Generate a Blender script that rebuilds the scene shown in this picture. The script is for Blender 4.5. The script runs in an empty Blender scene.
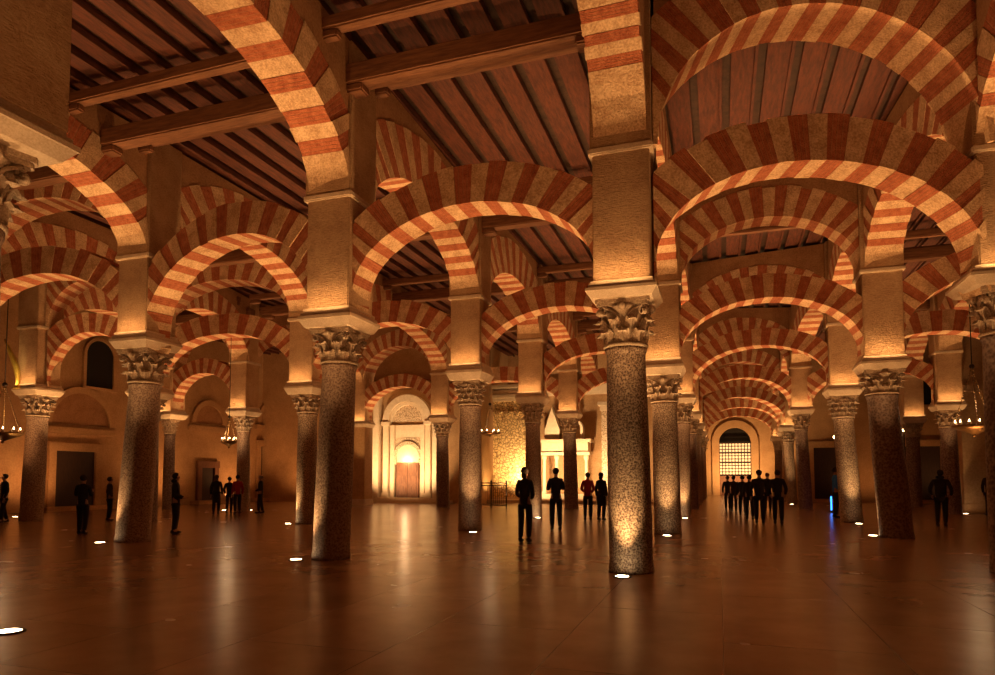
import bpy, bmesh, math, random
from math import sin, cos, tan, pi, radians, sqrt, atan2
from mathutils import Vector, Matrix
random.seed(7)
sc = bpy.context.scene
COL = sc.collection

# ------------------------------------------------------------------ camera
F = 665.0; EYE = 1.5; YAW = radians(18.5); PITCH = radians(3.0); HOR = 478.0
PPY = HOR - F * tan(PITCH)
cam_d = bpy.data.cameras.new('camera'); cam = bpy.data.objects.new('camera', cam_d); COL.objects.link(cam)
cam_d.sensor_fit = 'HORIZONTAL'; cam_d.sensor_width = 36.0; cam_d.lens = 36.0 * F / 995.0
cam_d.shift_y = (PPY - 337.5) / 995.0
cam_d.clip_end = 300
cam.location = (0, 0, EYE)
cam.rotation_euler = (pi / 2 + PITCH, 0, YAW)
sc.camera = cam

# ------------------------------------------------------------------ world / view
w = bpy.data.worlds.new('world'); sc.world = w; w.use_nodes = True
w.node_tree.nodes['Background'].inputs[0].default_value = (0.10, 0.045, 0.02, 1)
w.node_tree.nodes['Background'].inputs[1].default_value = 0.2
sc.view_settings.view_transform = 'Standard'; sc.view_settings.look = 'None'
sc.view_settings.gamma = 1.0; sc.view_settings.use_curve_mapping = False
sc.view_settings.exposure = 0.14
sc.cycles.use_denoising = True
sc.cycles.max_bounces = 6; sc.cycles.diffuse_bounces = 3; sc.cycles.glossy_bounces = 3
sc.cycles.sample_clamp_indirect = 4.0; sc.cycles.sample_clamp_direct = 0
WARM = (1.0, 0.54, 0.21); WARMW = (1.0, 0.62, 0.30); AMBER = (1.0, 0.44, 0.15)

def lamp(kind, loc, energy, color=WARM, size=0.06, aim=None, spot=100, blend=0.6, name='lamp_light'):
    d = bpy.data.lights.new(name, kind); d.energy = energy; d.color = color
    if kind in ('POINT', 'SPOT'): d.shadow_soft_size = size
    if kind == 'SPOT': d.spot_size = radians(spot); d.spot_blend = blend
    if kind == 'AREA': d.size = size
    o = bpy.data.objects.new(name, d); COL.objects.link(o); o.location = loc
    if aim is not None:
        o.rotation_euler = (Vector(aim) - Vector(loc)).to_track_quat('-Z', 'Y').to_euler()
    return o

# pixel -> ground point
def ray(px, py):
    x = (px - 497.5) / F; y = -(py - PPY) / F
    # camera axes
    fw = Vector((-sin(YAW) * cos(PITCH), cos(YAW) * cos(PITCH), sin(PITCH)))
    rt = Vector((cos(YAW), sin(YAW), 0)); up = rt.cross(fw)
    return fw + rt * x + up * y
def ground(px, py, z=0.0):
    d = ray(px, py); t = (z - EYE) / d.z
    return Vector((d.x * t, d.y * t, z))
def at_v(px, py, v):
    d = ray(px, py); t = v / d.y
    return Vector((d.x * t, v, EYE + d.z * t))
def at_u(px, py, u):
    d = ray(px, py); t = u / d.x
    return Vector((u, d.y * t, EYE + d.z * t))

# ------------------------------------------------------------------ materials
def newmat(name):
    m = bpy.data.materials.new(name); m.use_nodes = True
    nt = m.node_tree; b = nt.nodes['Principled BSDF']
    return m, nt, b
def N(nt, t, **kw):
    n = nt.nodes.new(t)
    for k, v in kw.items(): setattr(n, k, v)
    return n
def coords(nt, kind='Object', scale=(1, 1, 1)):
    tc = N(nt, 'ShaderNodeTexCoord'); mp = N(nt, 'ShaderNodeMapping')
    mp.inputs['Scale'].default_value = scale
    nt.links.new(tc.outputs[kind], mp.inputs[0]); return mp.outputs[0]
def noise(nt, vec, scale, detail=6, rough=0.6):
    n = N(nt, 'ShaderNodeTexNoise'); n.inputs['Scale'].default_value = scale
    n.inputs['Detail'].default_value = detail; n.inputs['Roughness'].default_value = rough
    nt.links.new(vec, n.inputs['Vector']); return n.outputs['Fac']
def ramp(nt, fac, stops):
    r = N(nt, 'ShaderNodeValToRGB'); e = r.color_ramp.elements
    while len(e) < len(stops): e.new(0.5)
    for i, (p, c) in enumerate(stops):
        e[i].position = p; e[i].color = (*c, 1) if len(c) == 3 else c
    nt.links.new(fac, r.inputs[0]); return r.outputs[0]
def bump(nt, b, h, strength, dist=0.02):
    bp = N(nt, 'ShaderNodeBump'); bp.inputs['Strength'].default_value = strength; bp.inputs['Distance'].default_value = dist
    nt.links.new(h, bp.inputs['Height']); nt.links.new(bp.outputs[0], b.inputs['Normal'])
def mul(nt, a, b_, op='MULTIPLY'):
    n = N(nt, 'ShaderNodeMath', operation=op)
    for i, x in enumerate((a, b_)):
        if isinstance(x, (int, float)): n.inputs[i].default_value = x
        else: nt.links.new(x, n.inputs[i])
    return n.outputs[0]
def mixc(nt, fac, a, b_, mode='MIX'):
    n = N(nt, 'ShaderNodeMix', data_type='RGBA', blend_type=mode)
    for i, x in ((0, fac), (6, a), (7, b_)):
        if isinstance(x, (int, float)): n.inputs[i].default_value = x
        elif isinstance(x, tuple): n.inputs[i].default_value = (*x, 1)
        else: nt.links.new(x, n.inputs[i])
    return n.outputs[2]

def stone(name, c0, c1, sc1=3.0, sc2=40.0, bs=0.6, rough=0.85, lo=.35, hi=.65, dist=0.02):
    m, nt, b = newmat(name); v = coords(nt)
    n1 = noise(nt, v, sc1, 8, .65); n2 = noise(nt, v, sc2, 3, .6)
    f = mul(nt, mul(nt, n1, 0.5), mul(nt, n2, 0.5), 'ADD')
    nt.links.new(ramp(nt, f, [(lo, c0), (hi, c1)]), b.inputs['Base Color'])
    b.inputs['Roughness'].default_value = rough; b.inputs['Specular IOR Level'].default_value = 0.3
    bump(nt, b, f, bs, dist); return m
def plain(name, c, rough=0.8, metal=0.0, emit=None, es=0.0):
    m, nt, b = newmat(name); v = coords(nt)
    n1 = noise(nt, v, 25, 3)
    dark = tuple(x * 0.75 for x in c)
    nt.links.new(ramp(nt, n1, [(.35, dark), (.65, c)]), b.inputs['Base Color'])
    b.inputs['Roughness'].default_value = rough; b.inputs['Metallic'].default_value = metal
    if emit: b.inputs['Emission Color'].default_value = (*emit, 1); b.inputs['Emission Strength'].default_value = es
    return m

def shaft_mat(name, c0, c1, c2, scale):
    m, nt, b = newmat(name); v = coords(nt)
    n1 = noise(nt, v, scale, 4, .75)
    vo = N(nt, 'ShaderNodeTexVoronoi'); vo.inputs['Scale'].default_value = scale * 1.3; nt.links.new(v, vo.inputs['Vector'])
    n2 = noise(nt, v, 1.5, 3)
    f = mul(nt, mul(nt, n1, .65), mul(nt, vo.outputs['Distance'], .4), 'ADD')
    col = ramp(nt, f, [(.38, c0), (.50, c1), (.64, c2)])
    col = mixc(nt, mul(nt, n2, .5), col, (c0[0] * 1.3, c0[1] * 1.1, c0[2]), 'MIX')
    nt.links.new(col, b.inputs['Base Color']); b.inputs['Roughness'].default_value = .6
    bump(nt, b, f, .55, .03); return m
M = {}
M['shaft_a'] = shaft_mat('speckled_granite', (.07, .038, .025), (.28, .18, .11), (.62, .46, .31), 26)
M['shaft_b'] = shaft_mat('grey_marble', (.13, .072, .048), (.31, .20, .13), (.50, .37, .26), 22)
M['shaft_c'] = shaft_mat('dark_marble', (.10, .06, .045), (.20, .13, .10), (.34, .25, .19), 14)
M['capital'] = stone('carved_marble', (.22, .14, .08), (.62, .48, .34), 9, 50, .6)
M['impost'] = stone('pale_impost_stone', (.46, .33, .21), (.70, .56, .40), 5, 50, .4)
def masonry():
    m, nt, b = newmat('rough_plastered_masonry'); v = coords(nt)
    n1 = noise(nt, v, 1.6, 8, .65); n2 = noise(nt, coords(nt, scale=(1, 1, 3.0)), 18, 4, .7)
    f = mul(nt, mul(nt, n1, .5), mul(nt, n2, .5), 'ADD')
    nt.links.new(ramp(nt, f, [(.33, (.34, .18, .085)), (.5, (.58, .36, .19)), (.68, (.72, .50, .29))]), b.inputs['Base Color'])
    b.inputs['Roughness'].default_value = .9; bump(nt, b, f, 1.0, .12); return m
M['masonry'] = masonry()
M['spandrel'] = stone('brown_plaster', (.24, .11, .05), (.44, .24, .115), 2.0, 22, .8, .9, dist=.05)
M['vstone'] = stone('pale_voussoir_stone', (.44, .24, .12), (.80, .56, .33), 3.5, 30, .9, .88, .38, .60, dist=.05)
M['vstone_d'] = stone('weathered_voussoir_stone', (.38, .20, .10), (.58, .36, .20), 4, 30, .8, .9, dist=.04)
def brick():
    m, nt, b = newmat('red_brick_courses')
    uv = N(nt, 'ShaderNodeTexCoord').outputs['UV']; sep = N(nt, 'ShaderNodeSeparateXYZ'); nt.links.new(uv, sep.inputs[0])
    fr = mul(nt, mul(nt, sep.outputs[0], 4.0), 0, 'ADD'); fr = mul(nt, fr, 1, 'FRACT')
    j = ramp(nt, fr, [(0.0, (0, 0, 0)), (.12, (1, 1, 1)), (.85, (1, 1, 1)), (1, (0, 0, 0))])
    v = coords(nt); n = noise(nt, v, 7, 6, .7); n2 = noise(nt, v, 45, 3)
    c = ramp(nt, mul(nt, mul(nt, n, .6), mul(nt, n2, .4), 'ADD'), [(.36, (.28, .062, .028)), (.5, (.48, .135, .055)), (.64, (.62, .22, .10))])
    c = mixc(nt, j, mixc(nt, .5, c, (.50, .28, .14)), c)
    nt.links.new(c, b.inputs['Base Color']); b.inputs['Roughness'].default_value = .9
    bump(nt, b, mul(nt, mul(nt, j, .5), mul(nt, mul(nt, n, .8), n2, 'ADD'), 'ADD'), .9, .035); return m
M['brick'] = brick()
def wood(name, c0, c1, scale=(1, 1, 1)):
    m, nt, b = newmat(name); v = coords(nt, scale=scale)
    n = noise(nt, v, 5, 8, .7)
    nt.links.new(ramp(nt, n, [(.35, c0), (.65, c1)]), b.inputs['Base Color']); b.inputs['Roughness'].default_value = .65
    bump(nt, b, n, .4, .02); return m
M['plank'] = wood('painted_ceiling_plank', (.050, .012, .006), (.15, .040, .017), (3, .5, 3))
M['beam'] = wood('old_timber_beam', (.12, .042, .016), (.26, .11, .045), (.4, 4, 4))
M['ceil_dark'] = wood('dark_ceiling_recess', (.03, .012, .006), (.07, .03, .014), (1, 1, 1))
M['door'] = wood('brown_door_wood', (.12, .045, .02), (.26, .11, .05), (4, 4, .5))
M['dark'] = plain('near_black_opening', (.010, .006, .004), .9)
M['wall'] = stone('ochre_wall_plaster', (.36, .20, .09), (.54, .34, .17), 1.2, 14, .5, .9, dist=.03)
M['marble'] = stone('pale_carved_stone', (.58, .44, .28), (.78, .64, .46), 5, 40, .3, .7)
def carved(name, c0, c1, scale, metal=0.0, rough=.6, bs=1.0):
    m, nt, b = newmat(name); v = coords(nt)
    vo = N(nt, 'ShaderNodeTexVoronoi', feature='DISTANCE_TO_EDGE'); vo.inputs['Scale'].default_value = scale; nt.links.new(v, vo.inputs['Vector'])
    n = noise(nt, v, scale * 1.5, 3)
    f = mul(nt, vo.outputs['Distance'], mul(nt, n, .5), 'ADD')
    nt.links.new(ramp(nt, f, [(.22, c0), (.42, c1)]), b.inputs['Base Color'])
    b.inputs['Roughness'].default_value = rough; b.inputs['Metallic'].default_value = metal
    bump(nt, b, f, bs, .05); return m
M['carved'] = carved('arabesque_carving', (.22, .13, .06), (.70, .54, .36), 9)
M['gold'] = carved('gilded_mosaic', (.20, .10, .03), (.85, .62, .30), 5.0, .2, .5)
M['iron'] = plain('dark_wrought_iron', (.035, .022, .015), .55, .6)
M['brass'] = plain('aged_brass', (.30, .18, .07), .4, .8)
M['leaf_yellow'] = plain('yellow_leaf_surface', (.85, .60, .12), .4, .5)
M['glow'] = plain('lamp_glass', (1, .8, .5), .4, 0, (1.0, .60, .25), 14.0)
M['lens'] = plain('floor_light_lens', (1, .9, .7), .3, 0, (1.0, .74, .42), 30.0)
M['flame'] = plain('candle_flame', (1, .8, .5), .4, 0, (1.0, .62, .28), 18.0)
M['blue_glow'] = plain('blue_light_streak', (.1, .4, 1), .4, 0, (.03, .22, 1.0), 5.0)  # glow of the modelled blue light streak

def floor_mat():
    m, nt, b = newmat('polished_stone_slabs'); v = coords(nt, 'Object')
    rot = N(nt, 'ShaderNodeMapping'); rot.inputs['Rotation'].default_value = (0, 0, pi / 2); nt.links.new(v, rot.inputs[0])
    br = N(nt, 'ShaderNodeTexBrick'); nt.links.new(rot.outputs[0], br.inputs['Vector'])
    br.inputs['Scale'].default_value = 1.0; br.inputs['Brick Width'].default_value = 2.6; br.inputs['Row Height'].default_value = 1.4
    br.inputs['Mortar Size'].default_value = .006; br.inputs['Mortar Smooth'].default_value = .2
    br.inputs['Color1'].default_value = (.34, .20, .12, 1); br.inputs['Color2'].default_value = (.38, .225, .135, 1)
    br.inputs['Mortar'].default_value = (.13, .06, .035, 1)
    n = noise(nt, v, .8, 8, .65); n2 = noise(nt, v, 6, 4)
    c = mixc(nt, .55, br.outputs['Color'], ramp(nt, n, [(.35, (.55, .5, .46)), (.65, (1, 1, 1))]), 'MULTIPLY')
    nt.links.new(c, b.inputs['Base Color'])
    nt.links.new(mul(nt, mul(nt, noise(nt, v, 1.2, 3), .12), .19, 'ADD'), b.inputs['Roughness'])
    b.inputs['Specular IOR Level'].default_value = .55
    h = mul(nt, mul(nt, noise(nt, v, 1.5, 2), .12), mul(nt, br.outputs['Fac'], -.5), 'ADD')
    bump(nt, b, h, .12, .012); return m
M['floor'] = floor_mat()

# ------------------------------------------------------------------ mesh helpers
def mesh_obj(name, bm, mats, parent=None, loc=None, smooth=False):
    if not bm.verts: bm.free(); return None
    me = bpy.data.meshes.new(name); bm.normal_update(); bm.to_mesh(me); bm.free()
    if not isinstance(mats, (list, tuple)): mats = [mats]
    for m in mats: me.materials.append(m)
    if smooth:
        for p in me.polygons: p.use_smooth = True
    o = bpy.data.objects.new(name, me); COL.objects.link(o)
    if parent: o.parent = parent
    if loc is not None: o.location = loc
    return o
def share(name, me, parent=None, loc=(0, 0, 0), rot=0, scale=None):
    o = bpy.data.objects.new(name, me); COL.objects.link(o)
    if parent: o.parent = parent
    o.location = loc; o.rotation_euler = (0, 0, rot)
    if scale: o.scale = scale
    return o
def tag(o, label=None, cat=None, group=None, kind=None):
    if label: o['label'] = label
    if cat: o['category'] = cat
    if group: o['group'] = group
    if kind: o['kind'] = kind
    return o
def empty(name, loc, label=None, cat=None, group=None, kind=None, rot=0):
    o = bpy.data.objects.new(name, None); COL.objects.link(o); o.location = loc; o.rotation_euler = (0, 0, rot)
    o.empty_display_size = .2
    return tag(o, label, cat, group, kind)
def box(bm, x0, x1, y0, y1, z0, z1, mi=0, bev=0):
    vs = [bm.verts.new(p) for p in ((x0,y0,z0),(x1,y0,z0),(x1,y1,z0),(x0,y1,z0),(x0,y0,z1),(x1,y0,z1),(x1,y1,z1),(x0,y1,z1))]
    fs = [bm.faces.new([vs[i] for i in f]) for f in ((0,3,2,1),(4,5,6,7),(0,1,5,4),(1,2,6,5),(2,3,7,6),(3,0,4,7))]
    for f in fs: f.material_index = mi
    if bev:
        es = {e for f in fs for e in f.edges}
        r = bmesh.ops.bevel(bm, geom=list(es), offset=bev, segments=2, affect='EDGES')
        for f in r['faces']: f.material_index = mi
    return vs
def lathe(bm, prof, seg=32, c=(0, 0), mi=0, smooth=True, lean=(0, 0)):
    rings = []
    h0, h1 = prof[0][1], prof[-1][1]
    for r, z in prof:
        t = (z - h0) / max(1e-6, h1 - h0)
        rings.append([bm.verts.new((c[0] + lean[0] * t + r * cos(2*pi*i/seg), c[1] + lean[1] * t + r * sin(2*pi*i/seg), z)) for i in range(seg)])
    for a, b in zip(rings, rings[1:]):
        for i in range(seg):
            f = bm.faces.new((a[i], a[(i+1) % seg], b[(i+1) % seg], b[i])); f.smooth = smooth; f.material_index = mi
    f = bm.faces.new(rings[0][::-1]); f.material_index = mi
    f = bm.faces.new(rings[-1]); f.material_index = mi
def tube(bm, pts, r, seg=8, mi=0, closed=False):
    pts = [Vector(p) for p in pts]; rings = []
    n = len(pts)
    for i, p in enumerate(pts):
        d = (pts[(i+1) % n] - pts[i-1]) if closed else (pts[min(i+1, n-1)] - pts[max(i-1, 0)])
        d.normalize(); a = d.orthogonal() if abs(d.z) > .9 else d.cross(Vector((0, 0, 1)))
        a.normalize(); b = d.cross(a)
        rr = r[i] if isinstance(r, (list, tuple)) else r
        rings.append([bm.verts.new(p + a * rr * cos(2*pi*k/seg) + b * rr * sin(2*pi*k/seg)) for k in range(seg)])
    prs = list(zip(rings, rings[1:])) + ([(rings[-1], rings[0])] if closed else [])
    for a, b in prs:
        for k in range(seg):
            f = bm.faces.new((a[k], a[(k+1) % seg], b[(k+1) % seg], b[k])); f.smooth = True; f.material_index = mi
    if not closed:
        bm.faces.new(rings[0][::-1]).material_index = mi; bm.faces.new(rings[-1]).material_index = mi
def sphere(bm, c, r, sx=1, sy=1, sz=1, u=16, v=10, mi=0):
    mt = Matrix.Translation(c) @ Matrix.Diagonal((sx, sy, sz, 1))
    res = bmesh.ops.create_uvsphere(bm, u_segments=u, v_segments=v, radius=r, matrix=mt)
    for vt in res['verts']:
        for f in vt.link_faces: f.smooth = True; f.material_index = mi

# ------------------------------------------------------------------ arches
def arch_mesh(D, a, b, zc, tr, T, delta=0.0, nv=29, mats=(0, 1), top=None, Ts=None, half=None, soff=0.0, trz=None, springer=1.0):
    """ring of voussoirs in the local x-z plane, centre x=0; thickness T along y. Optional spandrel up to z=top."""
    bm = bmesh.new(); uvl = bm.loops.layers.uv.new('UVMap')
    t0, t1 = -delta, pi + delta
    SUB = 3
    rnd = random.Random(int(D * 1000 + zc * 77 + nv))
    trz = tr if trz is None else trz
    cuts = [0.0]
    for i in range(nv): cuts.append(cuts[-1] + (springer if i in (0, nv - 1) else 1) + rnd.uniform(-.13, .13))
    cuts = [c / cuts[-1] for c in cuts]
    for i in range(nv):
        mi = mats[i % 2]
        jit = (0.012 if i % 2 else 0.0) + rnd.uniform(0, .012)
        hy = T / 2 - jit; ri = rnd.uniform(0, .012)
        to = rnd.uniform(-.03, .03)
        cols = []
        for s in range(SUB + 1):
            t = t0 + (t1 - t0) * (cuts[i] + (cuts[i+1] - cuts[i]) * s / SUB)
            xi, zi = (a - ri) * cos(t), (b - ri) * sin(t) + zc
            xo, zo = (a + tr + to) * cos(t), (b + trz + to) * sin(t) + zc
            if top is not None: zo = min(zo, top - .002)
            lim = (half or D / 2 - HP) + .04; xo = max(-lim, min(lim, xo)); xi = max(-lim, min(lim, xi))
            uu = i + s / SUB
            cols.append(([bm.verts.new(p) for p in ((xi, -hy, zi), (xo, -hy, zo), (xo, hy, zo), (xi, hy, zi))], uu))
        for (p, ua), (q, ub) in zip(cols, cols[1:]):
            for k, (v0, v1) in enumerate(((0, .6), (.6, .6 + T), (0, .6), (0, T))):
                k2 = (k + 1) % 4
                f = bm.faces.new((p[k], q[k], q[k2], p[k2])); f.material_index = mi
                for l, uvv in zip(f.loops, ((ua, v0), (ub, v0), (ub, v1), (ua, v1))): l[uvl].uv = uvv
        for c, rev in ((cols[0][0], False), (cols[-1][0], True)):
            f = bm.faces.new(c[::-1] if rev else c); f.material_index = mi
    if top is not None:
        Ts = Ts or T - .05; hy = Ts / 2; NS = 40; prev = None
        hw = half or D / 2
        xs = [-hw] + [(-(a + tr * .6)) * cos(pi * k / NS) for k in range(NS + 1)] + [hw]
        bot = [zc - .0] + [zc + (b + trz * .6) * sin(pi * k / NS) for k in range(NS + 1)] + [zc - .0]
        prev = None
        for x, z in zip(xs, bot):
            x = max(-hw, min(hw, x)); z = min(z, top - .003)
            cur = [bm.verts.new(p) for p in ((x, -hy, z), (x, -hy, top), (x, hy, top), (x, hy, z))]
            if prev:
                for k in range(4):
                    k2 = (k + 1) % 4
                    f = bm.faces.new((prev[k], cur[k], cur[k2], prev[k2])); f.material_index = 2
            prev = cur
    bmesh.ops.recalc_face_normals(bm, faces=bm.faces)
    return bm
def place_arch(name, P, Q, bm, label, cat, group, stone_key='vstone'):
    P = Vector(P); Q = Vector(Q); mid = (P + Q) / 2; d = Q - P
    o = mesh_obj(name, bm, [M[stone_key], M['brick'], M['spandrel']])
    o.location = (mid.x, mid.y, 0); o.rotation_euler = (0, 0, atan2(d.y, d.x))
    tag(o, label, cat, group); return o

# ------------------------------------------------------------------ capital (shared meshes)
def capital_mesh(style):
    bm = bmesh.new()
    lathe(bm, [(.335, 0), (.355, .02), (.355, .05), (.31, .07), (.30, .12), (.305, .3), (.33, .48), (.385, .60), (.40, .62)], 32)
    def leaf(ang, z0, h, r0, out, wd):
        nU, nV = 6, 11; fr = []; bk = []
        for j in range(nV + 1):
            s = j / nV
            z = z0 + h * (s if s < .8 else .8 + (s - .8) * .2 - (s - .8) ** 2 * 1.2)
            r = r0 + .012 + out * (s ** 3.2)
            if s > .88: z -= .05
            ww = wd * (.80 + .28 * sin(s * pi)) * (1 - .13 * (j % 2)) * (1 if s < .8 else 1 - (s - .8) * 2.6)
            rowf, rowb = [], []
            for i in range(nU + 1):
                q = (i / nU - .5) * 2
                rip = .010 * cos(q * 4 * pi) + .035 * (1 - abs(q)) ** 1.5
                rr = r + rip; aa = ang + q * ww / max(r, .2) / 2
                rowf.append(bm.verts.new((rr * cos(aa), rr * sin(aa), z)))
                rowb.append(bm.verts.new(((rr - .035) * cos(aa), (rr - .035) * sin(aa), z - .012 * s)))
            fr.append(rowf); bk.append(rowb)
        for j in range(nV):
            for i in range(nU):
                bm.faces.new((fr[j][i], fr[j][i+1], fr[j+1][i+1], fr[j+1][i]))
                bm.faces.new((bk[j][i], bk[j+1][i], bk[j+1][i+1], bk[j][i+1]))
            for i in (0, nU): bm.faces.new((fr[j][i], fr[j+1][i], bk[j+1][i], bk[j][i]))
        for i in range(nU):
            bm.faces.new((fr[nV][i], fr[nV][i+1], bk[nV][i+1], bk[nV][i]))
    if style == 0:
        for k in range(8): leaf(k * pi / 4, .07, .24, .30, .13, .21)
        for k in range(8): leaf(k * pi / 4 + pi / 8, .2, .30, .30, .17, .20)
    elif style == 1:
        for k in range(12): leaf(k * pi / 6, .06, .18, .30, .09, .15)
        for k in range(12): leaf(k * pi / 6 + pi / 12, .22, .18, .30, .13, .15)
        for k in range(12): leaf(k * pi / 6, .38, .18, .31, .16, .15)
    # corner volutes and small central ones
    for k in range(4):
        a0 = pi / 4 + k * pi / 2
        for sgn in (-1, 1):
            pts = []
            for j in range(15):
                th = j / 14 * 3.4 * pi / 2; rr = .085 * (1 - j / 17)
                rad = .47 + rr * cos(th + pi * .5) * .9; z = .53 + rr * sin(th + pi * .5)
                off = sgn * .03
                pts.append((rad * cos(a0) - off * sin(a0), rad * sin(a0) + off * cos(a0), z))
            tube(bm, pts, .022, 6)
        sphere(bm, (.47 * cos(a0), .47 * sin(a0), .53), .04, u=8, v=6)
        am = k * pi / 2
        sphere(bm, (.41 * cos(am), .41 * sin(am), .60), .07, 1, 1, .9, u=10, v=8)
        for sgn in (-1, 1):
            p0 = Vector((.36 * cos(am + sgn * .16), .36 * sin(am + sgn * .16), .42)); p1 = Vector((.47 * cos(a0 - (pi/4) * (1 - 0)), 0, 0))
            ac = am + sgn * pi / 4
            tube(bm, [p0, (.38 * cos(am + sgn * .35), .38 * sin(am + sgn * .35), .52), (.46 * cos(ac - sgn * .12), .46 * sin(ac - sgn * .12), .60)], .02, 6)
    # concave abacus
    pts = []
    for k in range(4):
        a0 = pi / 4 + k * pi / 2; a1 = a0 + pi / 2
        c0 = Vector((.60 * cos(a0), .60 * sin(a0))); c1 = Vector((.60 * cos(a1), .60 * sin(a1)))
        tdir = (c1 - c0).normalized(); c0s = c0 + tdir * .05; c1s = c1 - tdir * .05
        nrm = Vector((cos(a0 + pi/4), sin(a0 + pi/4)))
        for j in range(9):
            s = j / 8; p = c0s.lerp(c1s, s) - nrm * (.055 * 4 * s * (1 - s)); pts.append(p)
    for z0, z1, k in ((.615, .665, .95), (.665, .72, 1.0)):
        lo = [bm.verts.new((p.x * k, p.y * k, z0)) for p in pts]; hi = [bm.verts.new((p.x * k, p.y * k, z1)) for p in pts]
        n = len(pts)
        for i in range(n): bm.faces.new((lo[i], lo[(i+1) % n], hi[(i+1) % n], hi[i]))
        bm.faces.new(lo[::-1]); bm.faces.new(hi)
    bmesh.ops.recalc_face_normals(bm, faces=bm.faces)
    o = mesh_obj('capital', bm, M['capital']); me = o.data; bpy.data.objects.remove(o); return me
CAP = [capital_mesh(0), capital_mesh(1)]
def impost_mesh():
    bm = bmesh.new()
    prof = [(.44, 0), (.47, .015), (.545, .16), (.56, .17), (.56, .235), (.52, .25), (.52, .32), (.485, .335), (.485, .40)]
    prev = None
    for h, z in prof:
        cur = [bm.verts.new((sx * h, sy * h, z)) for sx, sy in ((-1,-1),(1,-1),(1,1),(-1,1))]
        if prev:
            for k in range(4): bm.faces.new((prev[k], prev[(k+1) % 4], cur[(k+1) % 4], cur[k]))
        else: bm.faces.new(cur[::-1])
        prev = cur
    bm.faces.new(prev)
    o = mesh_obj('impost', bm, M['impost']); me = o.data; bpy.data.objects.remove(o); return me
IMP = impost_mesh()

# ------------------------------------------------------------------ columns
ZU = 6.75      # level where the upper arches spring
ZCEIL = 9.65
HP = 0.45      # pier half width
NODES = {}; ARCHES = []; LOW_E = 1000; UP_E = 900
def column(key, base, capx, nick, label, st=3.6, ch=.72, ih=.40, r=.34, mat='shaft_a', style=0, uv=None, hp=0.45, group='marble columns of the hall', pk=1.0):
    """base=(px,py) or uv=(u,v); capx = px of the capital centre"""
    if uv is not None: p = Vector((uv[0], uv[1], 0)); q = p.copy()
    else:
        p = ground(*base)
        q = p.copy()
        if capx is not None:
            h = p.copy(); h.z = st
            d = ray(capx, base[1]); # same forward depth as the base
            fw = Vector((-sin(YAW), cos(YAW), 0)); t = p.dot(fw) / d.dot(fw)
            g = d * t; q = Vector((g.x, g.y, 0))
            off = q - p
            # compensate for the pitch of the view
            ctr = (base[0] - 497.5) / F; zz = (st - 0) * tan(PITCH) * ctr
            q = p + off
    e = empty('stone_column', p, label, 'column', group)
    lean = q - p
    bm = bmesh.new()
    prof = [(r * 1.02, 0), (r * 1.05, .03), (r * 1.03, .10), (r, .16), (r * 1.0, 1.2), (r * .96, 2.4), (r * .90, st - .12), (r * .93, st - .09), (r * .98, st - .05), (r * .98, st)]
    seg = 40
    lathe(bm, prof, seg, lean=(lean.x, lean.y))
    mesh_obj('shaft', bm, M[mat], e)
    s = r / .34
    cx = q - p
    share('capital', CAP[style], e, (cx.x, cx.y, st), random.choice((0, pi/2, pi)), (s, s, ch / .72))
    share('impost', IMP, e, (cx.x, cx.y, st + ch), 0, (pk, pk, ih / .40))
    bm = bmesh.new(); zi = st + ch + ih
    box(bm, cx.x - hp, cx.x + hp, cx.y - hp, cx.y + hp, zi - .01, ZU, bev=.02)
    mesh_obj('pier', bm, M['masonry'], e)
    bm = bmesh.new(); h = hp + .06
    box(bm, cx.x - h, cx.x + h, cx.y - h, cx.y + h, ZU - .06, ZU + .05, bev=.02)
    mesh_obj('ledge', bm, M['impost'], e)
    bm = bmesh.new(); h = hp + .035
    box(bm, cx.x - h, cx.x + h, cx.y - h, cx.y + h, ZU + .04, ZCEIL, bev=.02)
    mesh_obj('upper_pier', bm, M['masonry'], e)
    NODES[key] = dict(p=p, q=Vector((q.x, q.y, 0)), zi=zi, nick=nick)
    return e

C_ = column
C_('L3r1', (631.5, 571.5), 628, 'bright front column', 'speckled stone column, nearest and brightest, with a floor light at its foot', st=3.6, ch=.75, ih=.28, r=.345, mat='shaft_a')
C_('L2r1', (331, 558), 337, 'wide left-centre column', 'thick speckled column left of centre, second largest in view, lit on its left side', st=3.64, ch=.65, ih=.36, r=.345, mat='shaft_b')
C_('L1r1', (132.5, 541), 141, 'far left tall column', 'leaning granite column at left with a bright left flank, man in black beside it', st=3.75, ch=.8, ih=.4, r=.375, mat='shaft_b')
C_('L4r1', (1016, 572.5), 1014, 'right edge column', 'column at the right edge of the picture, only its pale impost and capital showing', uv=None, st=3.8, ch=.75, ih=.3, r=.33, pk=1.12, mat='shaft_c')
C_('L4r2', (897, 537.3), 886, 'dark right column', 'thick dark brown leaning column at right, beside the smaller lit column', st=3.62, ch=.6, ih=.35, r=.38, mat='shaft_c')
C_('L3r2', (668, 533.3), 666, 'second aisle column', 'speckled column just behind and right of the nearest bright column', st=3.55, ch=.72, ih=.45, r=.355, mat='shaft_a')
C_('L2r2', (470, 529.5), 470, 'centre-left column', 'grey column lit gold at its foot, left of the iron railing', st=3.62, ch=.7, ih=.5, r=.335, mat='shaft_b', style=1)
C_('L1r2', (306.5, 523.3), 306, 'column behind the wide one', 'pale speckled column just left behind the thick left-centre column', st=3.65, ch=.6, ih=.45, r=.34, mat='shaft_a')
C_('L4r3', (852, 522), 846, 'lit tiered-capital column', 'speckled pale column with a tiered leaf capital, lit gold at its foot, at right', st=3.55, ch=.75, ih=.4, r=.345, mat='shaft_a', style=1)
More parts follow.
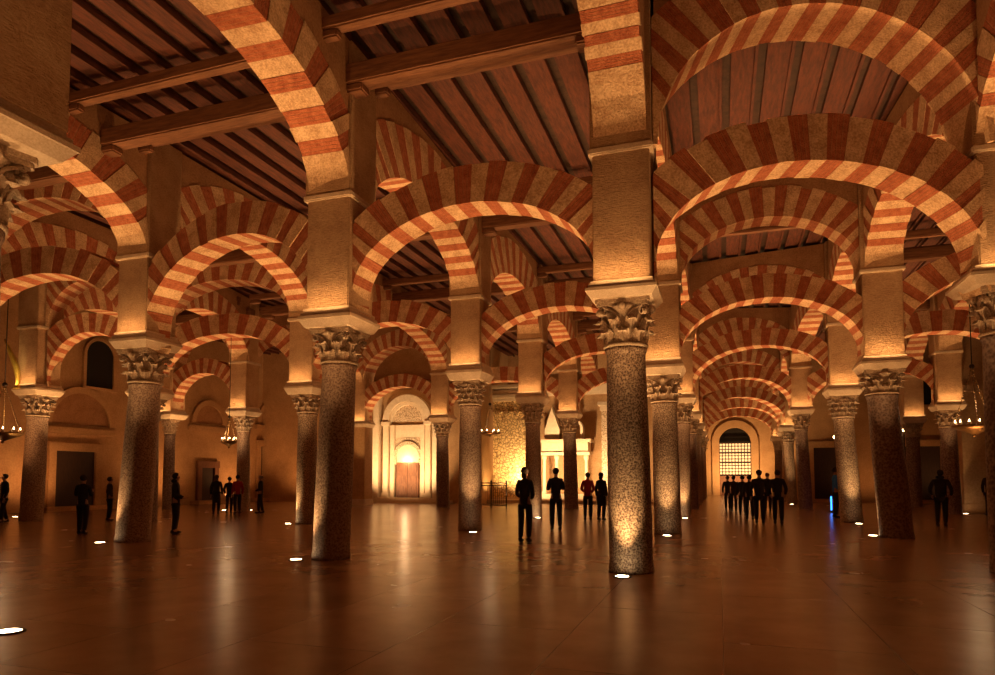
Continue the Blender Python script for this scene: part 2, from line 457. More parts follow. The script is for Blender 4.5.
C_('L2r3', (534, 517.2), 533, 'column behind the visitors', 'grey column behind the two standing visitors in the centre', st=3.6, ch=.75, ih=.45, r=.31, mat='shaft_b')
C_('L3r3', (682, 517.4), 683, 'third aisle column', 'third column back along the left side of the long aisle', mat='shaft_b', r=.33)
C_('L2r4', (571.5, 508.7), 570, 'column near the red coat', 'smooth brown column behind the visitor in the red coat', mat='shaft_c', r=.34, st=3.7)
C_('L1r4', (443, 507.8), 442, 'column beside the portal', 'dark brown smooth column just right of the lit carved portal', mat='shaft_c', r=.33, st=3.6)
C_('L0r3', (243, 511), 242, 'column by the small lamp', 'pale slim column behind the red coat at left, under the small hanging lamp', mat='shaft_b', r=.30)
C_('Lmr2', (31, 521), 34, 'column at the far left edge', 'pale column near the left edge with a yellow leaf shape above its capital', mat='shaft_b', r=.35, st=3.65)
C_('L4r4', (806, 509.6), 803, 'dark slim aisle column', 'dark column beside a lit one on the right side of the long aisle', mat='shaft_c', r=.30, st=3.8)
C_('L4r5', (792, 503), 790, 'lit slim aisle column', 'slim column with a brightly lit foot on the right side of the long aisle', mat='shaft_a', r=.30)
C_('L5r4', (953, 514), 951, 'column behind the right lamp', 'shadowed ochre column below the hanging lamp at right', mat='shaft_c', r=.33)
C_('L2r0', None, None, 'column outside left', 'very near column cut off by the left edge, its carved impost at upper left', uv=(-6.56, 4.1), pk=1.16, hp=.58, st=3.8, ch=.75, ih=.32, r=.345, mat='shaft_b')
C_('L3r4', None, None, 'fourth aisle column', 'fourth column back along the left side of the long aisle', uv=(-1.35, 33.3), mat='shaft_c')
C_('L3r5', None, None, 'fifth aisle column', 'fifth column back along the left side of the long aisle', uv=(-1.35, 40.4), mat='shaft_b')
C_('L3r6', None, None, 'sixth aisle column', 'sixth column back along the left side of the long aisle', uv=(-1.35, 47.5), mat='shaft_c')
C_('L3r7', None, None, 'last left aisle column', 'last column on the left side of the long aisle, next to the end wall', uv=(-1.35, 54.6), mat='shaft_b')
C_('L4r6', None, None, 'sixth right aisle column', 'second to last column on the right side of the long aisle', uv=(4.25, 48.5), mat='shaft_b', r=.3)
C_('L4r7', None, None, 'last right aisle column', 'last column on the right side of the long aisle, next to the end wall', uv=(4.25, 55), mat='shaft_c', r=.3)
C_('L0r2', None, None, 'hidden left column', 'column almost hidden behind the leaning left column, its impost peeking out', uv=(-19.3, 18.5), mat='shaft_c')
C_('Lmr3', None, None, 'slim left column', 'slim shadowed column just right of the leaning left column, farther back', uv=(-25.1, 25.3), mat='shaft_c', r=.26)
C_('L0r1', None, None, 'column outside far left', 'column beyond the left edge, out of view', uv=(-19.2, 12.0))
C_('L1r0', None, None, 'front left column', 'column outside the picture in front of the leaning one', uv=(-13.2, 5.0))
C_('L4r0', None, None, 'front right column', 'column outside the picture at right front', uv=(4.25, 4.6))
C_('L5r2', None, None, 'outer right column', 'column just outside the right edge behind the dark column', uv=(9.8, 19.0))
C_('L5r3', None, None, 'outer third right column', 'column outside the right edge, third row', uv=(9.8, 25.6))
C_('L5r1', None, None, 'right outer front column', 'column outside the right edge, front row', uv=(9.8, 12.2))
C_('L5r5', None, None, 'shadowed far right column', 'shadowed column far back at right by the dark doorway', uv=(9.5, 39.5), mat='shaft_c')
# square engaged pier left of the portal (L0r4)
p = ground(361, 505); e = empty('wall_pier', p, 'square brick-red wall pier left of the lit carved portal', 'pier')
bm = bmesh.new(); box(bm, -.5, .5, -.5, .5, 0, .35, bev=.03); mesh_obj('plinth', bm, M['impost'], e)
bm = bmesh.new(); box(bm, -.45, .45, -.45, .45, .33, 4.4, bev=.02); mesh_obj('pier_body', bm, M['wall'], e)
share('impost', IMP, e, (0, 0, 4.3), 0)
bm = bmesh.new(); box(bm, -.47, .47, -.47, .47, 4.68, ZCEIL, bev=.02); mesh_obj('upper_pier', bm, M['masonry'], e)
NODES['L0r4'] = dict(p=p, q=p.copy(), zi=4.7, nick='square pier by the portal')

def lower(k0, k1, crown=6.35, tr=.68, T=.66, nv=31, stone_key='vstone', label=None):
    a_, b_ = NODES[k0], NODES[k1]; D = (b_['q'] - a_['q']).length
    zi = min(a_['zi'], b_['zi']) - .03; dl = radians(11)
    b = (crown - zi) / (1 + sin(dl)); zc = zi + b * sin(dl); a = D / 2 - HP + .01
    bm = arch_mesh(D, a, b, zc, tr, T, dl, nv)
    lab = label or 'lower striped arch from %s to %s' % (a_['nick'], b_['nick'])
    ARCHES.append((a_['q'], b_['q'], True))
    return place_arch('horseshoe_arch', a_['q'], b_['q'], bm, lab, 'arch', 'lower striped horseshoe arches', stone_key)
def upper(k0, k1, crown=8.45, tr=.85, T=.86, nv=25, label=None, far=None, zc=None, springer=3.4):
    a_ = NODES[k0]; q0 = a_['q']
    if far is not None: q1 = Vector((far[0], far[1], 0)); n1 = 'end wall'
    else: q1 = NODES[k1]['q']; n1 = NODES[k1]['nick']
    D = (q1 - q0).length; z0 = ZU + .05 if zc is None else zc
    a = D / 2 - HP; b = crown - z0
    bm = arch_mesh(D, a, b, z0, tr, T, 0.0, nv, top=ZCEIL, half=D / 2 - HP + .03, springer=springer)
    lab = label or 'upper striped arch from %s to %s' % (a_['nick'], n1)
    if abs(q1.x - q0.x) < 2.5: ARCHES.append((q0, q1, False))
    return place_arch('upper_arch', q0, q1, bm, lab, 'arch', 'upper striped arches under the ceiling')
# rows across
lower('L1r1', 'L2r1', 6.66, .67)
lower('L2r1', 'L3r1', 6.30, .68)
lower('L3r1', 'L4r1', 6.60, .74, nv=33)
lower('L0r1', 'L1r1', 6.62, .68)
lower('L4r1', 'L5r1', 6.5)
lower('Lmr2', 'L0r2', 6.65); lower('L0r2', 'L1r2', 6.45); lower('L1r2', 'L2r2', 6.35); lower('L2r2', 'L3r2', 6.35)
lower('L3r2', 'L4r2', 6.25, .62, nv=33); lower('L4r2', 'L5r2', 6.6)
lower('Lmr3', 'L0r3', 6.4); lower('L2r3', 'L3r3'); lower('L3r3', 'L4r3', 6.3, .62, nv=33); lower('L4r3', 'L5r3')
lower('L0r4', 'L1r4', 6.35); lower('L1r4', 'L2r4'); lower('L2r4', 'L3r4'); lower('L3r4', 'L4r4', 6.3, .62); lower('L4r4', 'L5r4')
for r_ in (5, 6, 7): lower('L3r%d' % r_, 'L4r%d' % r_, 6.3, .62)
upper('L3r1', 'L4r1', 9.1, .9, .95, nv=27)
for r_ in (2, 3, 4, 5, 6, 7): upper('L3r%d' % r_, 'L4r%d' % r_, 8.4, .8, .7)
upper('L0r1', 'L1r1', 8.5); upper('L0r2', 'L1r2', 8.3); upper('Lmr2', 'L0r2', 8.5); upper('L0r4', 'L1r4', 8.5); upper('Lmr3', 'L0r3', 8.3)
# arcades running away from the viewer
upper('L2r0', 'L2r1', 8.35, .8, nv=21, label='big upper striped arch at upper left, its bright soffit sweeping to the wide column')
upper('L2r1', 'L2r2', 8.3, 1.15); upper('L2r2', 'L2r3', 8.3, 1.15); upper('L2r3', 'L2r4', 8.3); upper('L2r4', None, 8.3, far=(NODES['L2r4']['q'].x, 38.2))
upper('L1r0', 'L1r1', 8.35, nv=21); upper('L1r1', 'L1r2', 8.35, 1.15); upper('L1r2', 'L1r4', 8.4, nv=35)
upper('L0r1', 'L0r2', 8.3); upper('L0r2', 'L0r3', 8.3); upper('L0r3', 'L0r4', 8.3)
upper('Lmr2', 'Lmr3', 8.3)
upper('L3r1', None, 9.45, .2, nv=53, springer=8.5, far=(NODES['L3r1']['q'].x, -2.5), label='striped arch springing overhead from the front of the bright near column')
for r_ in range(1, 7): upper('L3r%d' % r_, 'L3r%d' % (r_ + 1), 8.3)
for r_ in range(0, 7): upper('L4r%d' % r_, 'L4r%d' % (r_ + 1), 8.3)
upper('L5r1', 'L5r2'); upper('L5r2', 'L5r3'); upper('L5r3', 'L5r4'); upper('L5r4', 'L5r5')

# ------------------------------------------------------------------ shell
U0, U1, V0, V1 = -28.8, 17.0, -7.0, 62.0
def struct(name, bm, m): return tag(mesh_obj(name, bm, m), kind='structure')
bm = bmesh.new(); box(bm, U0 - .4, U1 + .4, V0 - .4, V1 + .4, -.2, 0); struct('floor', bm, M['floor'])
# ceiling: boards running away from the viewer over a dark recess
bm = bmesh.new()
box(bm, U0, U1, V0, V1, ZCEIL + .22, ZCEIL + .4, 1)
x = U0 + .1; rr = random.Random(3)
while x < U1 - .5:
    wd = .46; y = V0
    box(bm, x, x + wd, V0, V1, ZCEIL + .10, ZCEIL + .22, 0, 0)
    box(bm, x + wd - .03, x + wd + .03, V0, V1, ZCEIL + .02, ZCEIL + .14, 0, 0)
    x += .66
struct('ceiling', bm, [M['plank'], M['ceil_dark']])
# timber tie beams
def beam(u0, u1, v, z0, hgt, wd, lab):
    bm = bmesh.new(); box(bm, 0, u1 - u0, -wd / 2, wd / 2, 0, hgt, bev=.03)
    for uu in (0.0, u1 - u0 - .5):     # corbel blocks carrying the ends
        box(bm, uu, uu + .5, -wd / 2 + .03, wd / 2 - .03, -.14, 0.01, bev=.03)
    o = mesh_obj('ceiling_beam', bm, M['beam']); o.location = (u0, v, z0)
    tag(o, lab, 'beam', 'timber beams of the ceiling')
bays = [('L1', 'L2', -13.2 + .4, -6.9 - .4, (5.2, 11.2, 18.4, 24.9, 31.5), 'aisle left of centre'),
        ('L2', 'L3', -6.9 + .4, -1.35 - .4, (4.2, 10.9, 18.4, 25.3, 32.4), 'central aisle'),
        ('L0', 'L1', -19.6 + .4, -13.2 - .4, (12.0, 18.5, 25.0), 'far left aisle'),
        ('Lm', 'L0', -25.3 + .4, -19.6 - .4, (12.0, 18.5, 25.0), 'outermost left aisle'),
        ('L4', 'L5', 4.25 + .4, 9.6 - .4, (12.3, 19.1, 25.5, 33), 'right aisle')]
ords = ['first', 'second', 'third', 'fourth', 'fifth']
for _, _, a0, a1, vs, nm in bays:
    for i, v in enumerate(vs):
        beam(a0 - .1, a1 + .1, v - .35, 8.75, .38, .36, 'heavy timber beam across the %s, %s from the front' % (nm, ords[i]))
        beam(a0 - .1, a1 + .1, v - 1.25, 9.22, .24, .24, 'upper thin timber beam across the %s, %s from the front' % (nm, ords[i]))
        beam(a0 - .1, a1 + .1, v + .55, 9.22, .24, .24, 'thin timber beam behind the heavy one in the %s, %s from the front' % (nm, ords[i]))
for i, v in enumerate((22.0, 29, 36, 43)):
    beam(-.95, 3.85, v, 9.2, .25, .25, 'thin timber beam above the long aisle, %s from the front' % ords[i])
# walls
def wall(name, x0, x1, y0, y1, z0=0, z1=10.05, m='wall'):
    bm = bmesh.new(); box(bm, x0, x1, y0, y1, z0, z1); return struct(name, bm, M[m])
wall('wall_left', U0 - .4, U0, V0, 37)
wall('wall_right', U1, U1 + .4, V0, 47)
wall('wall_front', U0, U1, V0 - .4, V0)
wall('wall_back_portal', U0, -13.6, 36.8, 37.3)
wall('wall_chapel_left', -13.9, -13.5, 37.3, 43)
wall('wall_chapel_back', -13.9, -2.2, 42.6, 43.0)
wall('wall_aisle_left', -2.4, -2.0, 37.5, V1)
wall('wall_right_back', 5.4, U1, 46, 46.4)
wall('wall_aisle_right', 5.0, 5.4, 46, V1)
# ------------------------------------------------------------------ profile helpers for wall features
def arc_band(bm, cx, zc, r0, r1, y0, y1, t0=0.0, t1=pi, n=28, mi=0, bz=1.0):
    prev = None
    for i in range(n + 1):
        t = t0 + (t1 - t0) * i / n
        cur = [bm.verts.new(p) for p in ((cx + r0*cos(t), y0, zc + bz*r0*sin(t)), (cx + r1*cos(t), y0, zc + bz*r1*sin(t)), (cx + r1*cos(t), y1, zc + bz*r1*sin(t)), (cx + r0*cos(t), y1, zc + bz*r0*sin(t)))]
        if prev:
            for k in range(4): bm.faces.new((prev[k], cur[k], cur[(k+1) % 4], prev[(k+1) % 4])).material_index = mi
        else: bm.faces.new(cur).material_index = mi
        prev = cur
    bm.faces.new(prev[::-1]).material_index = mi
def half_disc(bm, cx, zc, r, y0, y1, z_bot=None, n=24, mi=0, dl=0.0):
    pts = [(cx + r*cos(-dl + (pi + 2*dl)*i/n), zc + r*sin(-dl + (pi + 2*dl)*i/n)) for i in range(n + 1)]
    if z_bot is not None: pts += [(cx - r*cos(dl), z_bot), (cx + r*cos(dl), z_bot)]
    f = [bm.verts.new((x, y0, z)) for x, z in pts]; b = [bm.verts.new((x, y1, z)) for x, z in pts]
    bm.faces.new(f).material_index = mi; bm.faces.new(b[::-1]).material_index = mi
    for i in range(len(pts)): bm.faces.new((f[i], b[i], b[(i+1) % len(pts)], f[(i+1) % len(pts)])).material_index = mi
def fin(bm): bmesh.ops.recalc_face_normals(bm, faces=bm.faces); return bm

# ------------------------------------------------------------------ the lit portal
pc = at_v(409, 478, 36.8); PX = pc.x
e = empty('carved_portal', (PX, 36.8, 0), 'brightly lit pale carved stone portal with nested arches over a wooden double door', 'portal')
bm = bmesh.new()
for s in (-1, 1):
    for off, wd, dp in ((1.02, .28, .30), (1.42, .34, .42), (2.05, .5, .62)):
        box(bm, s*off - wd/2, s*off + wd/2, -dp, 0, .3, 4.75 if off < 2 else 7.0, bev=.02)
    box(bm, s*1.42 - .26, s*1.42 + .26, -.5, 0, 4.7, 4.95, bev=.02)
    box(bm, s*1.42 - .26, s*1.42 + .26, -.5, 0, .3, .6, bev=.02)
mesh_obj('pilaster', fin(bm), M['marble'], e)
bm = bmesh.new(); box(bm, -2.9, 2.9, -.9, 0, 0, .16, bev=.02); box(bm, -2.5, 2.5, -.75, 0, .16, .32, bev=.02); mesh_obj('step', bm, M['marble'], e)
bm = bmesh.new(); arc_band(bm, 0, 4.95, 1.22, 1.62, -.42, 0); arc_band(bm, 0, 4.95, 1.0, 1.2, -.28, 0); mesh_obj('archivolt', fin(bm), M['marble'], e)
bm = bmesh.new(); half_disc(bm, 0, 4.95, 1.0, -.12, 0); mesh_obj('lunette', fin(bm), M['carved'], e)
bm = bmesh.new(); box(bm, -1.25, 1.25, -.14, 0, 3.95, 4.75, bev=.02); mesh_obj('frieze', bm, M['marble'], e)
bm = bmesh.new(); box(bm, -.95, .95, -.16, 0, 2.3, 3.95); mesh_obj('carved_spandrel', bm, M['carved'], e)
bm = bmesh.new(); arc_band(bm, 0, 2.75, .76, .98, -.26, 0, -.4, pi + .4); mesh_obj('door_arch', fin(bm), M['carved'], e)
bm = bmesh.new(); half_disc(bm, 0, 2.75, .76, -.20, 0, dl=.4); mesh_obj('tympanum', fin(bm), M['marble'], e)
for s in (-1, 1):
    bm = bmesh.new(); x0, x1 = sorted((s*.01, s*.74)); box(bm, x0, x1, -.24, -.1, .32, 2.42, bev=.01)
    for zz in (.5, 1.15, 1.8): box(bm, x0 + .1, x1 - .1, -.27, -.2, zz, zz + .5, bev=.015)
    mesh_obj('door_leaf', bm, M['door'], e)
bm = bmesh.new(); box(bm, -2.7, 2.7, -.75, 0, 7.0, 7.2, bev=.02); box(bm, -2.8, 2.8, -.85, 0, 7.2, 7.32, bev=.02); mesh_obj('cornice', bm, M['marble'], e)
for s in (-1, 1): lamp('SPOT', (PX + s*1.8, 33.6, .25), 1250, WARMW, .15, (PX, 36.8, 4.4), 100, .8, 'portal_uplight')
lamp('POINT', (PX, 36.25, 2.55), 55, WARMW, .12, name='tympanum_light')

# ------------------------------------------------------------------ chapel behind: gilded screen, tabernacle, pilaster
g0 = at_v(489, 478, 39.5).x; g1 = at_v(526, 478, 39.5).x
e = empty('gilded_screen', ((g0 + g1)/2, 39.5, 0), 'tall gilded mosaic screen glowing behind the iron railing', 'screen'); hw = (g1 - g0)/2
bm = bmesh.new(); box(bm, -hw, hw, 0, .4, 0.3, 6.3); mesh_obj('mosaic_panel', bm, M['gold'], e)
bm = bmesh.new(); box(bm, -hw - .1, hw + .1, -.15, .5, 0, .3, bev=.02); mesh_obj('plinth', bm, M['marble'], e)
bm = bmesh.new()
for i, (z, d) in enumerate(((6.3, .1), (6.5, .2), (6.75, .12), (7.1, .3))): box(bm, -hw - d, hw + d, -d, .5, z, z + .22, bev=.02)
mesh_obj('cornice', bm, M['marble'], e)
bm = bmesh.new()
for k in range(4):
    x = -hw + (k + .5) * hw / 2; arc_band(bm, x, 5.4, .18, .25, -.12, .02)
mesh_obj('blind_arcade', fin(bm), M['gold'], e)
tX = at_v(566, 478, 41.5).x
e = empty('marble_tabernacle', (tX, 41.5, 0), 'pale marble tabernacle with small columns and a pointed striped gable above', 'tabernacle')
bm = bmesh.new(); box(bm, -1.6, 1.6, -.5, .6, 0, .5, bev=.03); mesh_obj('plinth', bm, M['marble'], e)
for x in (-1.35, -.55, .55, 1.35):
    bm = bmesh.new(); lathe(bm, [(.17, .5), (.17, .6), (.11, .68), (.10, 2.6), (.16, 2.75), (.18, 2.95)], 16, (x, -.2)); mesh_obj('small_column', bm, M['marble'], e)
bm = bmesh.new(); box(bm, -1.6, 1.6, -.5, .6, 2.95, 3.15, bev=.02); box(bm, -1.5, 1.5, -.4, .6, 3.15, 3.75, bev=.02); box(bm, -1.7, 1.7, -.6, .6, 3.75, 3.95, bev=.02); mesh_obj('entablature', bm, M['marble'], e)
bm = bmesh.new()
vs = [bm.verts.new(p) for p in ((-1.3, -.3, 3.95), (-.35, -.3, 3.95), (-.35, -.3, 4.6), (-.85, -.3, 6.0), (-1.3, -.3, 4.6), (-1.3, .3, 3.95), (-.35, .3, 3.95), (-.35, .3, 4.6), (-.85, .3, 6.0), (-1.3, .3, 4.6))]
bm.faces.new(vs[:5]); bm.faces.new(vs[5:][::-1])
for i in range(5): bm.faces.new((vs[i], vs[i+5], vs[(i+1) % 5 + 5], vs[(i+1) % 5]))
arc_band(bm, .5, 4.6, .5, .65, -.3, .3); box(bm, -.15, 0, -.3, .3, 3.95, 4.6); box(bm, 1.0, 1.15, -.3, .3, 3.95, 4.6)
mesh_obj('gable', fin(bm), M['marble'], e)
sX = at_v(609, 478, 40.5).x
e = empty('carved_pilaster', (sX, 40.5, 0), 'tall pale carved pilaster in the chapel, right of the tabernacle', 'pilaster')
bm = bmesh.new(); box(bm, -.55, .55, -.2, .4, 0, .5, bev=.02); mesh_obj('base', bm, M['marble'], e)
bm = bmesh.new(); box(bm, -.42, .42, -.1, .4, .5, 5.6); mesh_obj('pilaster_shaft', bm, M['carved'], e)
bm = bmesh.new(); box(bm, -.5, .5, -.2, .4, 5.6, 5.9, bev=.03); box(bm, -.62, .62, -.32, .4, 5.9, 6.15, bev=.03); mesh_obj('pilaster_head', bm, M['marble'], e)
# tall side archway wall with cornice on chapel back
bm = bmesh.new(); box(bm, -13.4, -2.5, 42.2, 42.6, 7.4, 7.7, bev=.03); box(bm, -13.4, -2.5, 42.3, 42.6, 6.9, 7.4, bev=.03); tag(mesh_obj('trim_chapel', bm, M['marble']), kind='structure')
bm = bmesh.new(); box(bm, -13.5, -2.5, 38.3, 42.6, 0, .18, bev=.02); tag(mesh_obj('floor_chapel', bm, M['marble']), kind='structure')
lamp('SPOT', (g0 + .8, 37.6, .3), 500, (1, .60, .22), .15, ((g0+g1)/2, 39.5, 4.0), 100, .8, 'chapel_uplight')
lamp('SPOT', (-11.0, 38.4, 1.0), 1450, WARMW, .2, (-11.2, 42.6, 3.6), 130, .9, name='chapel_light'); lamp('SPOT', (-7.8, 38.4, 1.0), 1350, WARMW, .2, (-8, 42.6, 4.2), 130, .9, name='chapel_light')
lamp('SPOT', (-4.6, 38.6, 1.0), 600, WARMW, .2, (-5, 42.6, 3.6), 130, .9, name='chapel_light')
# iron railing
pr = ground(493, 508)
e = empty('iron_railing', pr, 'low dark iron railing in front of the gilded screen', 'railing')
for z in (.15, 1.12, 1.25):
    bm = bmesh.new(); tube(bm, [(-.85, 0, z), (.75, 0, z)], .03, 6); mesh_obj('rail', bm, M['iron'], e)
for x in (-.8, -.1, .7):
    bm = bmesh.new(); tube(bm, [(x, 0, 0), (x, 0, 1.3)], .035, 8); sphere(bm, (x, 0, 1.33), .05, u=8, v=6); mesh_obj('post', bm, M['iron'], e)
bm = bmesh.new()
for k in range(14): tube(bm, [(-.75 + k*.11, 0, .15), (-.75 + k*.11, 0, 1.15)], .01, 5)
mesh_obj('bars', bm, M['iron'], e)

# ------------------------------------------------------------------ end wall of the long aisle with the lit lattice
eX = 1.25
def arched_wall(name, x0, x1, y0, y1, zt, cx, r, zc, m):
    bm = bmesh.new(); box(bm, x0, cx - r, y0, y1, 0, zt); box(bm, cx + r, x1, y0, y1, 0, zt)
    n = 24; prev = None
    for i in range(n + 1):
        t = pi - pi*i/n; x = cx + r*cos(t); z = zc + r*sin(t)
        cur = [bm.verts.new(p) for p in ((x, y0, z), (x, y0, zt), (x, y1, zt), (x, y1, z))]
        if prev:
            for k in range(4): bm.faces.new((prev[k], cur[k], cur[(k+1) % 4], prev[(k+1) % 4]))
        prev = cur
    return tag(mesh_obj(name, fin(bm), m), kind='structure')
arched_wall('wall_aisle_end', -2.0, 5.0, 61.2, 61.9, 10.0, eX, 1.3, 4.6, M['wall'])
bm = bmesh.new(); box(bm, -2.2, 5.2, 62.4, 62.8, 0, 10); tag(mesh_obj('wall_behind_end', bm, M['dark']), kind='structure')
e = empty('arched_door', (eX, 61.5, 0), 'arched doorway at the far end of the long aisle with a glowing lattice grille', 'doorway')
bm = bmesh.new(); arc_band(bm, 0, 4.6, 1.3, 1.9, -.5, -.28); 
for s in (-1, 1): box(bm, s*1.6 - .3, s*1.6 + .3, -.5, -.28, 0, 4.6)
mesh_obj('door_surround', fin(bm), M['wall'], e)
bm = bmesh.new(); box(bm, -1.3, 1.3, 0, .1, .02, 1.75); 
for k in range(5): box(bm, -1.2 + k*.5, -.8 + k*.5, -.03, 0, .3, 1.55, bev=.01)
mesh_obj('door_panel', bm, M['door'], e)
bm = bmesh.new(); box(bm, -1.25, 1.25, .2, .22, 1.75, 4.5); mesh_obj('lit_pane', bm, plain('lit_pane_glass', (1, .7, .4), .5, 0, (1.0, .55, .22), 1.3), e)
bm = bmesh.new()
for k in range(11): box(bm, -1.3 + k*.26 - .035, -1.3 + k*.26 + .035, .05, .12, 1.75, 4.6)
for k in range(11): box(bm, -1.3, 1.3, .04, .13, 1.75 + k*.28 - .035, 1.75 + k*.28 + .035)
for zz in (1.75, 2.85, 3.7, 4.6): box(bm, -1.3, 1.3, 0, .16, zz - .07, zz + .07)
mesh_obj('lattice', bm, M['iron'], e)

# ------------------------------------------------------------------ openings along the left and right walls
def wall_door(u, v, wd, h, side, label, arched=False, z0=0.2):
    """side +1: on the left wall facing +u; 0: on a wall facing -v"""
    e = empty('doorway', (u, v, 0), label, 'doorway'); 
    if side: e.rotation_euler = (0, 0, pi/2)
    bm = bmesh.new()
    for s in (-1, 1): box(bm, s*(wd/2 + .18) - .18, s*(wd/2 + .18) + .18, -.16, 0, 0, h + .36, bev=.02)
    box(bm, -wd/2 - .4, wd/2 + .4, -.2, 0, h, h + .4, bev=.02); mesh_obj('door_surround', bm, M['wall'], e)
    bm = bmesh.new(); box(bm, -wd/2, wd/2, -.05, -.005, 0, h)
    mesh_obj('door_leaf', bm, M['dark_door'], e)
    bm = bmesh.new(); box(bm, -wd/2 - .8, wd/2 + .8, -.7, 0, 0, z0, bev=.02); mesh_obj('step', bm, M['wall'], e)
    return e
M['dark_door'] = wood('dark_door_wood', (.020, .008, .004), (.045, .018, .008), (4, 4, .5))
q = at_u(73, 507, U0); wall_door(U0, q.y, 2.0, 2.75, 1, 'dark doorway in the left wall behind the standing visitors')
q = at_u(269, 500, U0); wall_door(U0, q.y, 2.1, 3.6, 1, 'tall dark doorway in the left wall right of the small hanging lamp')
q = at_u(206, 500, U0); e = wall_door(U0, q.y, 1.0, 2.1, 1, 'small brown niche door in the left wall behind the dark coat')
e.children[1].data.materials[0] = M['door']
# blind arch over the first door and over the second
def blind_arch(px, py, r, label):
    q = at_u(px, py, U0); e = empty('blind_arch', (U0, q.y, q.z), label, 'wall arch'); e.rotation_euler = (0, 0, pi/2)
    bm = bmesh.new(); arc_band(bm, 0, 0, r, r + .3, -.15, 0); box(bm, -r - .5, r + .5, -.2, 0, -.45, -.15, bev=.02); mesh_obj('moulding', fin(bm), M['wall'], e)
    bm = bmesh.new(); half_disc(bm, 0, 0, r, -.05, 0); mesh_obj('infill', fin(bm), M['spandrel'], e)
blind_arch(80, 425, 1.5, 'shallow carved arch over the doorway at left'); blind_arch(272, 424, 1.3, 'shallow carved arch above the tall dark doorway'); blind_arch(208, 424, 1.1, 'shallow carved arch above the small niche door')
q = at_u(98, 388, U0); e = empty('wall_opening', (U0, q.y, q.z), 'dark arched window opening high on the left wall', 'opening'); e.rotation_euler = (0, 0, pi/2)
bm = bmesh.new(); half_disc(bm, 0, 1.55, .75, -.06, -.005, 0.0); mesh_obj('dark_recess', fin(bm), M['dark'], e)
bm = bmesh.new(); arc_band(bm, 0, 1.55, .75, .9, -.14, 0)
for s in (-1, 1): box(bm, s*.825 - .075, s*.825 + .075, -.14, 0, 0, 1.55)
box(bm, -.95, .95, -.2, 0, -.12, 0); mesh_obj('opening_frame', fin(bm), M['wall'], e)
for px, wd, lab in ((923, 1.9, 'dark doorway in the back wall right of the dark column'), (826, 1.3, 'dark doorway behind the visitor in blue')):
    q = at_v(px, 497, 46.0); wall_door(q.x, 46.0, wd, 3.4, 0, lab)
q = at_v(921, 405, 46.0); e = empty('wall_opening', (q.x, 46.0, q.z), 'dark square window above the doorway at right', 'opening')
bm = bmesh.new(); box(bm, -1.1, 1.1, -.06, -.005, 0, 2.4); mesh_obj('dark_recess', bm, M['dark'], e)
bm = bmesh.new()
for s in (-1, 1): box(bm, s*1.17 - .07, s*1.17 + .07, -.14, 0, 0, 2.4)
box(bm, -1.3, 1.3, -.16, 0, 2.4, 2.55); box(bm, -1.3, 1.3, -.16, 0, -.15, 0); mesh_obj('opening_frame', bm, M['wall'], e)
# plain pilaster at right
q = ground(974, 513); e = empty('wall_pier', q, 'plain ochre square pillar at right behind the hanging lamp', 'pier')
bm = bmesh.new(); box(bm, -.45, .45, -.4, .4, 0, 5.2, bev=.02); mesh_obj('pier_body', bm, M['wall'], e)
bm = bmesh.new(); box(bm, -.5, .5, -.45, .45, 0, .4, bev=.02); mesh_obj('plinth', bm, M['wall'], e)
bm = bmesh.new(); box(bm, -.6, .6, -.55, .55, 5.2, 5.5, bev=.02); box(bm, -.45, .45, -.4, .4, 5.5, ZCEIL, bev=.02); mesh_obj('pier_head', bm, M['masonry'], e)

# ------------------------------------------------------------------ floor lights
def floor_light(px, py, label, energy=60, aim=None, r=.11, spot=60):
    p = ground(px, py)
    e = empty('floor_light', p, label, 'floor light', 'recessed floor lights')
    bm = bmesh.new(); lathe(bm, [(r + .03, 0), (r + .03, .012), (r, .016), (r, .004)], 20); mesh_obj('bezel', bm, M['iron'], e)
    bm = bmesh.new(); lathe(bm, [(r, .006), (r * .8, .016), (.01, .02)], 20); mesh_obj('lens', bm, M['lens'], e)
    if aim: tgt = (NODES[aim]['p'] * .55 + p * .45) + Vector((0, 0, 2.2))
    else: tgt = p + Vector((0, 0, 3))
    if aim: tgt = (NODES[aim]['p'] * .75 + p * .25) + Vector((0, 0, 3.0))
    l = lamp('SPOT', p + Vector((0, 0, .06)), energy, (1, .60, .26), .07, tgt, spot, .9, 'floor_light_beam')
FL = [(622, 577, 'L3r1', 'floor light right at the foot of the nearest bright column'),
      (296, 560, 'L2r1', 'floor light left of the thick left-centre column'),
      (100, 543, 'L1r1', 'floor light left of the leaning granite column'),
      (9, 632, 'L2r0', 'biggest floor light, at the lower left corner'),
      (473, 532.5, 'L2r2', 'floor light at the foot of the grey column by the railing'),
      (667, 536, 'L3r2', 'floor light at the foot of the second aisle column'),
      (873, 536, 'L4r2', 'floor light left of the dark right column'),
      (859, 524, 'L4r3', 'floor light at the foot of the column with tiered capital'),
      (288, 524, 'L1r2', 'floor light left of the pale speckled column'),
      (224, 510.5, 'L0r3', 'floor light by the dark coat visitor at left'),
      (250, 510.5, 'L0r3', 'floor light right of the slim column near the red coat'),
      (966, 514, 'L5r4', 'floor light in front of the shadowed right column'),
      (15, 517, 'Lmr2', 'floor light at the left edge beside the pale column'),
      (538, 518, 'L2r3', 'floor light between the two standing visitors'),
      (685, 518.5, 'L3r3', 'floor light at the third aisle column'),
      (692, 509, 'L3r4', 'floor light at the fourth aisle column'),
      (700, 503.5, 'L3r5', 'floor light at the fifth aisle column'),
      (792, 504.5, 'L4r5', 'floor light under the slim lit aisle column')]
for px, py, k, lab in FL: floor_light(px, py, lab, 50 if k == 'L2r3' else 300, k)
